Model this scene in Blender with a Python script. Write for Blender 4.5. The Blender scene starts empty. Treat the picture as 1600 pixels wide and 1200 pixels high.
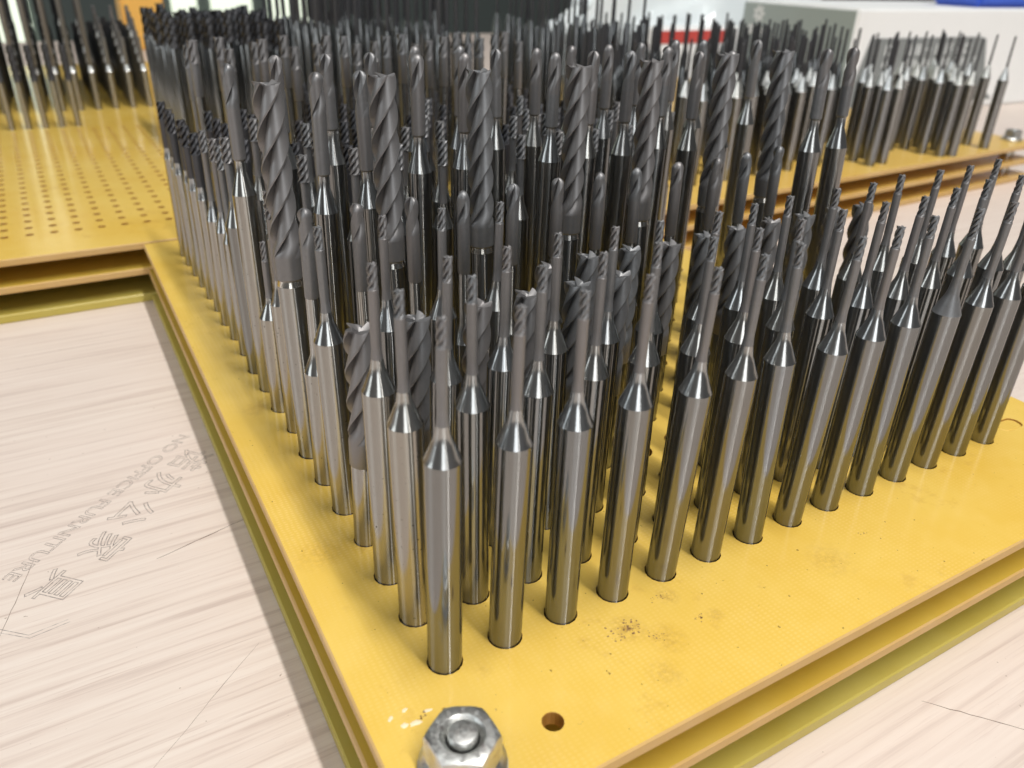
import bpy, bmesh, math, random
from mathutils import Vector, Matrix, noise as mnoise

# ------------------------------------------------------------------ camera, world, lamps
# every length below is in millimetres; MM turns it into Blender metres
MM = 0.001
SC = bpy.context.scene
COL = SC.collection
rnd = random.Random(7)

cam_d = bpy.data.cameras.new('camera')
cam = bpy.data.objects.new('camera', cam_d)
COL.objects.link(cam)
YAW, PITCH, ROLL = 0.54114762, 0.49372459, 0.03178208
fw = Vector((math.sin(YAW) * math.cos(PITCH), math.cos(YAW) * math.cos(PITCH), -math.sin(PITCH)))
rt = fw.cross(Vector((0, 0, 1))).normalized()
up = rt.cross(fw)
r2 = rt * math.cos(ROLL) + up * math.sin(ROLL)
u2 = -rt * math.sin(ROLL) + up * math.cos(ROLL)
m = Matrix((r2, u2, -fw)).transposed().to_4x4()
m.translation = Vector((-26.735, -57.018, 68.759)) * MM
cam.matrix_world = m
cam_d.sensor_width = 36
cam_d.lens = 36 * 1237.64 / 1600
cam_d.clip_start = 0.005
cam_d.clip_end = 50
cam_d.dof.use_dof = True
cam_d.dof.focus_distance = 0.108
cam_d.dof.aperture_fstop = 34
SC.camera = cam

world = bpy.data.worlds.new('World')
SC.world = world
world.use_nodes = True
bg = world.node_tree.nodes['Background']
bg.inputs[0].default_value = (0.93, 0.97, 1.0, 1)
bg.inputs[1].default_value = 0.10


def area(name, loc, target, sx, sy, power, color=(1, 1, 1)):
    d = bpy.data.lights.new(name, 'AREA')
    d.shape = 'RECTANGLE'
    d.size, d.size_y = sx * MM, sy * MM
    d.energy = power
    d.color = color
    o = bpy.data.objects.new(name, d)
    COL.objects.link(o)
    o.location = Vector(loc) * MM
    v = (Vector(target) - Vector(loc))
    q = v.to_track_quat('-Z', 'Y')
    o.rotation_euler = q.to_euler()
    return o


# ceiling tube running along the left edge of the racks, a little to the right of it
area('ceiling_tube', (225, -560, 1450), (225, -559.99, 0), 40, 1300, 25, (1.0, 0.97, 0.92))
area('overhead_soft_fill', (-150, -500, 1600), (-150, -499.99, 0), 2200, 2200, 14, (1.0, 0.985, 0.96))  # added overhead fill for soft ambient light, not an actual ceiling fixture
area('daylight_window', (-1500, 300, 650), (0, 80, 20), 700, 1100, 6, (0.92, 0.98, 1.0))

area('window_behind_the_camera', (-700, -1900, 800), (60, 40, 20), 800, 1300, 10, (0.96, 0.99, 1.0))

SC.view_settings.view_transform = 'Standard'
SC.view_settings.look = 'None'
SC.view_settings.gamma = 1
SC.view_settings.exposure = 0.0
SC.cycles.caustics_reflective = False

# ------------------------------------------------------------------ materials


def new_mat(name):
    mt = bpy.data.materials.new(name)
    mt.use_nodes = True
    nt = mt.node_tree
    return mt, nt, nt.nodes['Principled BSDF']


def N(nt, t, **kw):
    n = nt.nodes.new(t)
    for k, v in kw.items():
        if k in n.inputs.keys():
            n.inputs[k].default_value = v
        else:
            setattr(n, k, v)
    return n


def coords(nt, scale=(1, 1, 1), rot=(0, 0, 0), kind='Object'):
    tc = N(nt, 'ShaderNodeTexCoord')
    mp = N(nt, 'ShaderNodeMapping')
    mp.inputs['Scale'].default_value = [s * 1000 for s in scale]
    mp.inputs['Rotation'].default_value = rot
    nt.links.new(tc.outputs[kind], mp.inputs['Vector'])
    return mp.outputs['Vector']


def noise(nt, vec, scale=1.0, detail=4, rough=0.55):
    n = N(nt, 'ShaderNodeTexNoise')
    n.inputs['Scale'].default_value = scale
    n.inputs['Detail'].default_value = detail
    n.inputs['Roughness'].default_value = rough
    nt.links.new(vec, n.inputs['Vector'])
    return n.outputs['Fac']


def ramp(nt, fac, stops):
    r = N(nt, 'ShaderNodeValToRGB')
    el = r.color_ramp.elements
    while len(el) < len(stops):
        el.new(0.5)
    for e, (p, c) in zip(el, stops):
        e.position = p
        e.color = c if len(c) == 4 else (*c, 1)
    nt.links.new(fac, r.inputs['Fac'])
    return r.outputs['Color']


def g(v):
    return (v, v, v)


def mixc(nt, fac, a, b, mode='MIX'):
    n = N(nt, 'ShaderNodeMix')
    n.data_type = 'RGBA'
    n.blend_type = mode
    for sock, v in ((n.inputs[0], fac), (n.inputs[6], a), (n.inputs[7], b)):
        if isinstance(v, bpy.types.NodeSocket):
            nt.links.new(v, sock)
        elif isinstance(v, (int, float)):
            sock.default_value = v
        else:
            sock.default_value = (*v, 1) if len(v) == 3 else v
    return n.outputs[2]


def bump(nt, h, strength, dist, bsdf):
    b = N(nt, 'ShaderNodeBump')
    b.inputs['Strength'].default_value = strength
    b.inputs['Distance'].default_value = dist * MM
    nt.links.new(h, b.inputs['Height'])
    nt.links.new(b.outputs['Normal'], bsdf.inputs['Normal'])


def steel_mat(name, base, rough, aniso, speck, rings=0.0, dirty=0.0):
    mt, nt, b = new_mat(name)
    info = N(nt, 'ShaderNodeObjectInfo')
    v = coords(nt)
    off = N(nt, 'ShaderNodeVectorMath', operation='ADD')
    rv = N(nt, 'ShaderNodeVectorMath', operation='SCALE')
    comb = N(nt, 'ShaderNodeCombineXYZ')
    for k in range(3):
        nt.links.new(info.outputs['Random'], comb.inputs[k])
    nt.links.new(comb.outputs[0], rv.inputs[0])
    rv.inputs['Scale'].default_value = 300
    nt.links.new(v, off.inputs[0])
    nt.links.new(rv.outputs[0], off.inputs[1])
    vec = off.outputs[0]
    fine = noise(nt, vec, 1.1, 5, 0.6)
    spots = noise(nt, vec, 2.4, 2, 0.5)
    sp = ramp(nt, spots, [(0.70 - 0.06 * speck, g(0)), (0.75 - 0.06 * speck, g(1))])
    c = mixc(nt, fine, [x * 0.88 for x in base], base)
    c = mixc(nt, info.outputs['Random'], c, [base[0] * 1.02, base[1] * 0.97, base[2] * 0.90])
    if speck:
        c = mixc(nt, sp, c, (0.06, 0.05, 0.045))
    if dirty:
        mott = noise(nt, vec, 3.0, 4, 0.7)
        mk = ramp(nt, mott, [(0.35, g(0)), (0.62, g(dirty))])
        c = mixc(nt, mk, c, (0.22, 0.19, 0.15))
    nt.links.new(c, b.inputs['Base Color'])
    b.inputs['Metallic'].default_value = 1
    rr = N(nt, 'ShaderNodeMapRange')
    rr.inputs[3].default_value = rough * 0.8
    rr.inputs[4].default_value = rough * 1.25
    nt.links.new(fine, rr.inputs[0])
    nt.links.new(rr.outputs[0], b.inputs['Roughness'])
    if aniso:
        tg = N(nt, 'ShaderNodeTangent')
        tg.direction_type = 'RADIAL'
        tg.axis = 'Z'
        b2 = N(nt, 'ShaderNodeBsdfAnisotropic')
        b2.distribution = 'GGX'
        b2.inputs['Roughness'].default_value = 0.48
        b2.inputs['Anisotropy'].default_value = aniso
        nt.links.new(c, b2.inputs['Color'])
        nt.links.new(tg.outputs[0], b2.inputs['Tangent'])
        mx = N(nt, 'ShaderNodeMixShader')
        mx.inputs[0].default_value = 0.30
        nt.links.new(b.outputs[0], mx.inputs[1])
        nt.links.new(b2.outputs[0], mx.inputs[2])
        nt.links.new(mx.outputs[0], nt.nodes['Material Output'].inputs['Surface'])
    if rings:
        w = N(nt, 'ShaderNodeTexNoise')
        w.inputs['Scale'].default_value = 1.0
        w.inputs['Detail'].default_value = 3
        mp = coords(nt, (0.05, 0.05, 9.0))
        nt.links.new(mp, w.inputs['Vector'])
        bump(nt, w.outputs['Fac'], rings, 0.02, b)
    return mt


STEEL = steel_mat('ground_steel', (0.285, 0.298, 0.310), 0.10, 0.97, 0.0, 0.06)
STEEL_WORN = steel_mat('worn_steel', (0.42, 0.42, 0.41), 0.18, 0.9, 0.06, 0.05, 0.0)
CONE = steel_mat('turned_cone_steel', (0.46, 0.475, 0.485), 0.17, 0.95, 0.0, 0.15)
CONE_FAR_LIT = steel_mat('highlit_shoulder_steel', (0.86, 0.88, 0.88), 0.30, 0.0, 0.0)  # cone steel of rear cutters, window highlight put into the pale base colour
BRIGHT = steel_mat('chamfer_steel', (0.74, 0.73, 0.70), 0.15, 0.0, 0.0)


def coat_mat(name, base, rough):
    mt, nt, b = new_mat(name)
    info = N(nt, 'ShaderNodeObjectInfo')
    v = coords(nt)
    n1 = noise(nt, v, 1.6, 5, 0.65)
    n2 = noise(nt, v, 9.0, 3, 0.6)
    c = mixc(nt, n1, [x * 0.75 for x in base], [x * 1.25 for x in base])
    c = mixc(nt, info.outputs['Random'], c, [base[0] * 1.14, base[1] * 1.06, base[2] * 1.02])
    nt.links.new(c, b.inputs['Base Color'])
    b.inputs['Metallic'].default_value = 0.6
    rr = N(nt, 'ShaderNodeMapRange')
    rr.inputs[3].default_value = rough * 0.85
    rr.inputs[4].default_value = rough * 1.2
    nt.links.new(n2, rr.inputs[0])
    nt.links.new(rr.outputs[0], b.inputs['Roughness'])
    bump(nt, n2, 0.25, 0.02, b)
    return mt


COAT = coat_mat('grey_hard_coating', (0.195, 0.200, 0.208), 0.43)
COAT_DARK = coat_mat('dark_hard_coating', (0.07, 0.072, 0.08), 0.42)


def resin_mat(name, base, weave=True, rough=0.15):
    mt, nt, b = new_mat(name)
    v = coords(nt)
    big = noise(nt, v, 0.035, 4, 0.6)
    mid = noise(nt, v, 0.25, 4, 0.6)
    c = mixc(nt, ramp(nt, big, [(0.35, g(0)), (0.7, g(1))]), base, [base[0] * 0.93, base[1] * 0.86, base[2] * 0.62])
    c = mixc(nt, ramp(nt, mid, [(0.45, g(0)), (0.75, g(0.2))]), c, [min(1, base[0] * 1.08), min(1, base[1] * 1.12), base[2] * 1.5])
    if weave:
        hs = []
        for ax in (0, 1):
            w = N(nt, 'ShaderNodeTexWave')
            w.bands_direction = 'XY'[ax]
            w.inputs['Scale'].default_value = (0.42, 0.62)[ax]
            w.inputs['Distortion'].default_value = (2.6, 1.2)[ax]
            w.inputs['Detail'].default_value = 2
            w.inputs['Detail Scale'].default_value = 2
            nt.links.new(v, w.inputs['Vector'])
            hs.append(w.outputs['Fac'])
        ml = N(nt, 'ShaderNodeMath', operation='MULTIPLY')
        nt.links.new(hs[0], ml.inputs[0])
        nt.links.new(hs[1], ml.inputs[1])
        patch = noise(nt, v, 0.05, 3, 0.6)
        pr = ramp(nt, patch, [(0.35, g(0.0)), (0.65, g(0.34))])
        pm = N(nt, 'ShaderNodeMath', operation='MULTIPLY')
        nt.links.new(ml.outputs[0], pm.inputs[0])
        nt.links.new(pr, pm.inputs[1])
        c = mixc(nt, pm.outputs[0], c, [min(1, base[0] * 1.15), min(1, base[1] * 1.22), base[2] * 2.2])
        specks = noise(nt, v, 1.3, 2, 0.5)
        c = mixc(nt, ramp(nt, specks, [(0.735, g(0)), (0.76, g(0.75))]), c, (0.16, 0.08, 0.02))
        stn = noise(nt, v, 0.11, 5, 0.7)
        c = mixc(nt, ramp(nt, stn, [(0.60, g(0)), (0.74, g(0.42))]), c, (0.45, 0.23, 0.05))
        rag = noise(nt, v, 1.1, 5, 0.75)
        for sx, sy, sr, sk in ((20.8, -6.0, 2.6, 0.75), (24.0, -9.3, 2.8, 0.45), (20.5, -13.2, 2.6, 0.4), (28.5, -4.0, 1.8, 0.6), (3.0, -3.2, 1.5, 0.3), (52, -9, 4.0, 0.35), (-6.4, 24, 4.5, 0.3), (31.5, -9.2, 1.4, 0.5)):
            dn = N(nt, 'ShaderNodeVectorMath', operation='DISTANCE')
            nt.links.new(v, dn.inputs[0])
            dn.inputs[1].default_value = (sx, sy, 16.4)
            mr = N(nt, 'ShaderNodeMapRange')
            mr.inputs[1].default_value = sr
            mr.inputs[2].default_value = 0.0
            nt.links.new(dn.outputs['Value'], mr.inputs[0])
            mm = N(nt, 'ShaderNodeMath', operation='MULTIPLY')
            nt.links.new(mr.outputs[0], mm.inputs[0])
            nt.links.new(ramp(nt, rag, [(0.40, g(0)), (0.62, g(sk))]), mm.inputs[1])
            c = mixc(nt, mm.outputs[0], c, (0.33, 0.17, 0.05))
        bump(nt, ml.outputs[0], 0.10, 0.03, b)
    nt.links.new(c, b.inputs['Base Color'])
    b.inputs['Roughness'].default_value = rough
    b.inputs['IOR'].default_value = 1.5
    return mt


RESIN = resin_mat('yellow_epoxy_board', (0.78, 0.54, 0.12))
RESIN_EDGE = resin_mat('milled_board_edge', (0.60, 0.40, 0.17), False, 0.6)
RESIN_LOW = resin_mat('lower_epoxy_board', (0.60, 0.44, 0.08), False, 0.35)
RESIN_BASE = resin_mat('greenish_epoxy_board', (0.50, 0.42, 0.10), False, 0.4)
RESIN_FAR = resin_mat('amber_epoxy_board', (0.72, 0.48, 0.12), True, 0.32)
HOLE, _nt, _b = new_mat('drilled_wall_resin')
_b.inputs['Base Color'].default_value = (0.42, 0.20, 0.04, 1)
_b.inputs['Roughness'].default_value = 0.35


def plain(name, col, rough=0.5, metal=0.0, var=0.12, scale=0.15):
    mt, nt, b = new_mat(name)
    v = coords(nt)
    n1 = noise(nt, v, scale, 4, 0.6)
    nt.links.new(mixc(nt, n1, [x * (1 - var) for x in col], [min(1, x * (1 + var)) for x in col]), b.inputs['Base Color'])
    b.inputs['Roughness'].default_value = rough
    b.inputs['Metallic'].default_value = metal
    return mt


ZINC, nt, b = new_mat('zinc_plated_steel')
v = coords(nt)
n1 = noise(nt, v, 0.9, 5, 0.65)
n2 = noise(nt, v, 2.5, 4, 0.6)
nt.links.new(ramp(nt, n1, [(0.28, (0.34, 0.29, 0.28)), (0.42, (0.58, 0.575, 0.555)), (0.66, (0.72, 0.74, 0.725))]), b.inputs['Base Color'])
b.inputs['Metallic'].default_value = 1
nt.links.new(ramp(nt, n2, [(0.3, g(0.28)), (0.7, g(0.50))]), b.inputs['Roughness'])
bump(nt, n2, 0.2, 0.03, b)

WOOD, nt, b = new_mat('pale_wood_laminate')
v = coords(nt, (0.018, 0.75, 0.75), (0, 0, 0.05))
warp = noise(nt, coords(nt, (0.02, 0.02, 0.02)), 1.0, 3, 0.5)
grain = noise(nt, v, 1.0, 6, 0.62)
v2 = coords(nt, (0.045, 1.7, 1.7), (0, 0, 0.05))
pores = noise(nt, v2, 1.0, 5, 0.7)
patch = noise(nt, coords(nt, (0.006, 0.02, 0.02)), 1.0, 3, 0.5)
c = ramp(nt, grain, [(0.30, (0.51, 0.415, 0.365)), (0.45, (0.655, 0.56, 0.495)), (0.62, (0.70, 0.615, 0.55))])
c = mixc(nt, ramp(nt, pores, [(0.55, g(0)), (0.70, g(0.7))]), c, (0.50, 0.39, 0.34))
c = mixc(nt, ramp(nt, patch, [(0.40, g(0)), (0.65, g(0.30))]), c, (0.72, 0.62, 0.575))
spk = noise(nt, coords(nt, (0.9, 0.9, 0.9)), 1.0, 2, 0.5)
c = mixc(nt, ramp(nt, spk, [(0.745, g(0)), (0.77, g(0.7))]), c, (0.25, 0.18, 0.14))
nt.links.new(c, b.inputs['Base Color'])
b.inputs['Roughness'].default_value = 0.5
bump(nt, grain, 0.12, 0.1, b)

INK, nt, b = new_mat('worn_grey_ink')
wear = noise(nt, coords(nt), 0.9, 4, 0.6)
nt.links.new(ramp(nt, wear, [(0.42, (0.27, 0.235, 0.22)), (0.66, (0.62, 0.55, 0.50))]), b.inputs['Base Color'])
b.inputs['Roughness'].default_value = 0.65
SCRATCH = plain('scratch_line', (0.20, 0.15, 0.12), 0.8)
FLAKE = plain('pale_resin_flake', (0.85, 0.72, 0.48), 0.5)
SMUDGE = plain('brown_smudge', (0.30, 0.17, 0.06), 0.7, scale=1.5, var=0.4)

# ------------------------------------------------------------------ mesh helpers


def to_mesh(name, verts, faces, mats, midx=None, sharp=30):
    me = bpy.data.meshes.new(name)
    me.from_pydata([(x * MM, y * MM, z * MM) for x, y, z in verts], [], faces)
    for mt in mats:
        me.materials.append(mt)
    if midx:
        me.polygons.foreach_set('material_index', midx)
    me.polygons.foreach_set('use_smooth', [True] * len(me.polygons))
    me.update()
    if sharp:
        me.set_sharp_from_angle(angle=math.radians(sharp))
    return me


def link(name, me, parent=None, loc=None, rot=None):
    o = bpy.data.objects.new(name, me)
    COL.objects.link(o)
    if parent:
        o.parent = parent
    if loc:
        o.location = Vector(loc) * MM
    if rot:
        o.rotation_euler = rot
    return o


def tag(o, label, cat, group=None):
    o['label'] = label
    o['category'] = cat
    if group:
        o['group'] = group
    return o


def lathe(prof, seg=28, cap0=False, cap1=False):
    V, F = [], []
    for r, z in prof:
        for k in range(seg):
            a = 2 * math.pi * k / seg
            V.append((r * math.cos(a), r * math.sin(a), z))
    for i in range(len(prof) - 1):
        for k in range(seg):
            a, b_ = i * seg + k, i * seg + (k + 1) % seg
            F.append((a, b_, b_ + seg, a + seg))
    if cap0:
        F.append(tuple(reversed(range(seg))))
    if cap1:
        n = (len(prof) - 1) * seg
        F.append(tuple(range(n, n + seg)))
    return V, F


def lerp(a, b_, t):
    return a + (b_ - a) * t


def fluted(R, z0, z1, nf, lead, core, us, nz, ball=False, runout=2.0, tipcut=0.5, phase=0.0, deep=1.0, gul=0.90):
    """cutter body: nf right-hand helical flutes, each one edge, a sudden gullet and a slow rise back"""
    def prof(u):
        if u >= gul:
            return 1.0 - 0.012 * (u - gul) / (1 - gul)
        return lerp(core, 1.0, (u / gul) ** 0.9)
    V, F = [], []
    seg = nf * len(us)
    zs = []
    for i in range(nz + 1):
        t = i / nz
        zs.append(z0 + (z1 - z0) * t)
    if ball:
        zs = [z for z in zs if z < z1 - R * 1.02]
        zs += [z1 - R + R * math.sin(a * math.pi / 2 / 6) for a in range(6)] + [z1 - 0.005 * R]
    for z in zs:
        env = 1.0
        if ball and z > z1 - R:
            q = (z - (z1 - R)) / R
            env = math.sqrt(max(0.0004, 1 - q * q))
        d = min(1.0, max(0.0, (z - z0) / runout)) * deep
        d = d * d * (3 - 2 * d) if d < 1 else d
        for f in range(nf):
            for u in us:
                th = phase + 2 * math.pi * ((f + u) / nf + z / lead)
                rr = R * env * lerp(1.0, prof(u), d)
                zz = z
                if not ball and z == zs[-1]:
                    zz = z - tipcut * (1 - u) * 0.9
                V.append((rr * math.cos(th), rr * math.sin(th), zz))
    n = len(zs)
    for i in range(n - 1):
        for k in range(seg):
            a, b_ = i * seg + k, i * seg + (k + 1) % seg
            F.append((a, b_, b_ + seg, a + seg))
    base = (n - 1) * seg
    c = len(V)
    if ball:
        V.append((0, 0, z1))
        for k in range(seg):
            F.append((base + k, base + (k + 1) % seg, c))
    else:
        # end teeth: raised radial edges with gashes between them, dished to the middle
        th1 = phase + 2 * math.pi * z1 / lead
        for f in range(nf):
            for u in us:
                th = th1 + 2 * math.pi * (f + u) / nf
                k = 0.42 * R
                V.append((k * math.cos(th), k * math.sin(th), z1 - tipcut * (0.35 + 0.9 * (1 - u))))
        V.append((0, 0, z1 - tipcut * 0.7))
        cc = len(V) - 1
        for k in range(seg):
            k2 = (k + 1) % seg
            F.append((base + k, base + k2, c + k2, c + k))
            F.append((c + k, c + k2, cc))
    return V, F


US = (0.0, 0.06, 0.16, 0.28, 0.42, 0.56, 0.70, 0.80, 0.90, 0.985)
US_S = (0.0, 0.10, 0.25, 0.42, 0.58, 0.74, 0.98)
DEPTH = -7.0   # shanks stand on the middle plate

SHANK = 1.90
PARTS = {}


def part(kind, pname, vf, mats, midx=None, sharp=32):
    PARTS.setdefault(kind, []).append((pname, to_mesh(kind + '_' + pname, vf[0], vf[1], mats, midx, sharp)))


def micro(kind, shank_top, cone_top, neck_r, z_flute, z_tip, steel=STEEL, cone=CONE, coat=COAT, R=SHANK, seg=32, neck_coat=None, us=US_S, nz=26, head_r=None, lead=4.4):
    part(kind, 'shank', lathe([(R * 0.9, DEPTH), (R, DEPTH + 0.3), (R, shank_top)], seg, cap0=True), [steel])
    L = cone_top - shank_top
    pr = [(R, shank_top), (R * 0.985, shank_top + 0.05)]
    z_s = shank_top + L * 0.62
    r_s = lerp(R, neck_r, 0.76)
    for t in (0.25, 0.5, 0.75, 1.0):
        pr.append((lerp(R * 0.985, r_s, t), lerp(shank_top + 0.05, z_s, t)))
    waist = [(neck_r + (r_s - neck_r) * (1 - t) ** 1.8, lerp(z_s, cone_top + 1.3, t)) for t in (0.15, 0.3, 0.45, 0.6, 0.8, 1.0)]
    pr += waist[:3]
    part(kind, 'taper', lathe(pr, seg), [cone])
    zc = cone_top + 1.3
    hr = head_r or neck_r * 0.96
    part(kind, 'neck', lathe(waist[2:] + [(neck_r * 1.04, zc + 0.4), (neck_r * 1.04, z_flute - 0.12), (hr * 0.92, z_flute)], max(12, seg // 2)), [neck_coat or coat])
    part(kind, 'cutting_head', fluted(hr, z_flute, z_tip, 4, lead, 0.34, us, nz, runout=0.3, tipcut=0.24, gul=0.72), [coat])


# thin-necked micro end mill (front rows)
micro('micro', 26.4, 30.5, 0.56, 38.3, 41.0)
micro('micro_dark', 26.4, 30.5, 0.58, 37.0, 41.0, cone=COAT, lead=3.6)
micro('micro_worn', 26.4, 30.5, 0.56, 38.3, 41.0, steel=STEEL_WORN)
micro('micro_tall', 27.5, 32.0, 0.62, 38.0, 42.0, head_r=0.85, coat=COAT, lead=5.0, seg=24)
micro('micro_short', 16.5, 20.0, 0.50, 26.0, 29.0, steel=STEEL_WORN, seg=24)
micro('slim', 24.0, 26.5, 0.95, 33.0, 37.0, steel=STEEL_WORN, R=1.25, head_r=0.98, lead=6.0, seg=20, coat=COAT_DARK)
micro('slim_low', 22.0, 26.0, 0.60, 35.0, 39.0, steel=STEEL_WORN, R=1.5, head_r=0.75, lead=5.0, seg=20)


def stub(kind, bare, steel):
    part(kind, 'shank', lathe([(1.5, DEPTH), (1.66, DEPTH + 0.3), (1.66, bare - 0.4), (1.58, bare)], 32, cap0=True), [steel])
    part(kind, 'collar', lathe([(1.72, bare), (1.78, bare + 0.12), (1.78, bare + 3.4)], 32), [COAT])
    part(kind, 'flutes', fluted(1.78, bare + 3.4, 31.0, 4, 16.0, 0.45, US, 44, runout=2.2, tipcut=0.9), [COAT])


stub('stub', 12.3, STEEL)
stub('stub_worn', 12.3, STEEL_WORN)


def ballnose(kind, steel):
    part(kind, 'shank', lathe([(1.6, DEPTH), (SHANK, DEPTH + 0.3), (SHANK, 18.0)], 28, cap0=True), [steel])
    part(kind, 'taper', lathe([(SHANK, 18.0), (SHANK * 0.98, 18.05), (0.92, 20.6), (0.88, 21.2), (0.86, 28.8)], 28), [CONE])
    part(kind, 'neck', lathe([(0.88, 28.8), (0.93, 28.95), (0.93, 35.6)], 24), [COAT])
    part(kind, 'ball_head', fluted(0.93, 35.6, 40.7, 2, 11.0, 0.25, (0, .03, .08, .15, .22, .30, .38, .46, .56, .66, .78, .90, .992), 30, ball=True, runout=2.5, gul=0.46), [COAT])


ballnose('ballnose', STEEL)
ballnose('ballnose_worn', STEEL_WORN)


def longmill(kind, steel):
    part(kind, 'shank', lathe([(1.6, DEPTH), (1.84, DEPTH + 0.3), (1.84, 27.9)], 36, cap0=True), [steel])
    part(kind, 'chamfer', lathe([(1.84, 27.9), (1.70, 28.5), (1.66, 28.7)], 36), [BRIGHT])
    part(kind, 'collar', lathe([(1.67, 28.7), (1.88, 29.0), (1.93, 32.0)], 36), [COAT])
    part(kind, 'flutes', fluted(1.93, 32.0, 54.5, 4, 16.4, 0.42, US, 72, runout=2.6, tipcut=0.8), [COAT])


longmill('longmill', STEEL)
longmill('longmill_worn', STEEL_WORN)


def reach(kind, cone0, tip, steel, neck=0.86, R=1.84):
    part(kind, 'shank', lathe([(R * .9, DEPTH), (R, DEPTH + 0.3), (R, cone0)], 32, cap0=True), [steel])
    part(kind, 'taper', lathe([(R, cone0), (R * 0.985, cone0 + 0.05), (0.86, cone0 + 3.4), (0.82, cone0 + 3.5), (0.82, cone0 + 5.2)], 32), [CONE])
    part(kind, 'neck', lathe([(0.84, cone0 + 5.2), (neck + 0.17, cone0 + 5.5), (neck + 0.17, tip - 6.2)], 24), [COAT])
    part(kind, 'ball_head', fluted(neck + 0.17, tip - 6.2, tip, 2, 12.0, 0.25, (0, .03, .08, .15, .22, .30, .38, .46, .56, .66, .78, .90, .992), 30, ball=True, runout=3.0, gul=0.46), [COAT])


reach('reach_low', 35.3, 54.5, STEEL)
reach('reach', 38.8, 55.5, STEEL)
reach('reach_worn', 34.8, 54.0, STEEL_WORN)


def extended(kind, top):
    part(kind, 'shank', lathe([(0.95, DEPTH), (1.05, DEPTH + 0.3), (1.05, top - 12.0)], 20, cap0=True), [STEEL])
    part(kind, 'neck', lathe([(1.05, top - 12), (1.12, top - 11.8), (1.12, top - 5)], 20), [COAT])
    part(kind, 'cutting_head', fluted(1.2, top - 5, top, 4, 11.0, 0.55, US_S, 18, runout=1.0, tipcut=0.4), [COAT])


extended('extended', 49.0)
extended('extended_high', 50.8)

NAMES = {'micro': 'micro_end_mill', 'stub': 'end_mill', 'ballnose': 'ball_nose_cutter', 'longmill': 'long_end_mill',
         'reach': 'long_reach_ball_cutter', 'extended': 'extended_end_mill', 'slim': 'slim_end_mill'}
DESC = {'micro': 'thin-necked micro end mill with bright cone', 'micro_dark': 'micro end mill with coated grey cone',
        'micro_worn': 'dull-shanked micro end mill with cone', 'micro_tall': 'micro end mill with broad fluted tip',
        'micro_short': 'low micro end mill with small cone',
        'stub': 'stubby grey four-flute end mill', 'stub_worn': 'stubby grey end mill on speckled shank',
        'ballnose': 'slender grey ball-nosed cutter', 'ballnose_worn': 'slender ball-nosed cutter on dull shank',
        'longmill': 'tall broad-fluted grey end mill', 'longmill_worn': 'tall broad-fluted end mill on mottled shank',
        'reach': 'tall cone-shouldered ball cutter', 'reach_low': 'tall cone-shouldered ball cutter',
        'reach_worn': 'tall dull-shanked ball cutter',
        'extended': 'thin tall rod-like end mill', 'extended_high': 'thin tall rod-like end mill',
        'slim': 'slim dull end mill with dark body', 'slim_low': 'slim dull end mill with small cone'}
ORD = ['front', '2nd', '3rd', '4th', '5th', '6th', '7th', '8th', '9th', '10th', '11th', '12th', '13th', '14th', '15th', '16th', '17th', '18th', '19th', 'rearmost']
CO = ['leftmost', '2nd from left', '3rd from left', '4th from left', '5th from left', '6th from left', '7th from left', '8th from left',
      '9th from left', '10th from left', '11th from left', '12th from left', '13th from left', '14th from left', 'rightmost']
PX, PY = 7.6557, 7.8990
LEAN = {(0, 0): (0.22, 0.32), (1, 0): (0.54, 0.03), (2, 0): (0.04, 0.12), (3, 0): (0.25, 0.48), (4, 0): (1.39, 0.08), (5, 0): (0.63, 0.32), (6, 0): (-0.95, 0.46), (7, 0): (1.07, 0.23), (8, 0): (0.51, 0.47), (9, 0): (-0.24, 0.79), (10, 0): (0.96, 0.87), (11, 0): (0.95, 0.84), (0, 1): (-0.43, 0.04), (1, 1): (-0.32, 0.19), (2, 1): (0.3, 0.11), (3, 1): (0.23, 0.35), (4, 1): (0.13, 0.34), (5, 1): (0.64, -0.05), (6, 1): (0.36, 0.01), (7, 1): (0.06, 0.16), (8, 1): (0.0, 0.46), (9, 1): (0.51, 0.59), (10, 1): (1.01, 0.52), (11, 1): (0.55, 0.87), (12, 1): (0.42, 1.28), (13, 1): (0.92, 1.19), (0, 2): (-0.03, 0.14), (1, 2): (0.83, -0.26), (2, 2): (0.5, -0.3), (3, 2): (-0.37, 0.2), (4, 2): (0.07, -0.05), (5, 2): (-0.54, -0.31), (6, 2): (1.06, -0.02), (7, 2): (-0.02, 0.09), (8, 2): (-0.81, 0.27), (9, 2): (0.49, 0.51), (10, 2): (0.48, 0.55), (11, 2): (-0.44, 0.92), (12, 2): (0.63, 0.96), (13, 2): (0.64, 0.95), (14, 2): (0.5, 1.28), (0, 4): (-0.6, -0.48), (1, 4): (-0.16, -0.13), (2, 4): (0.1, -0.09), (3, 4): (0.81, -0.15)}
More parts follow.
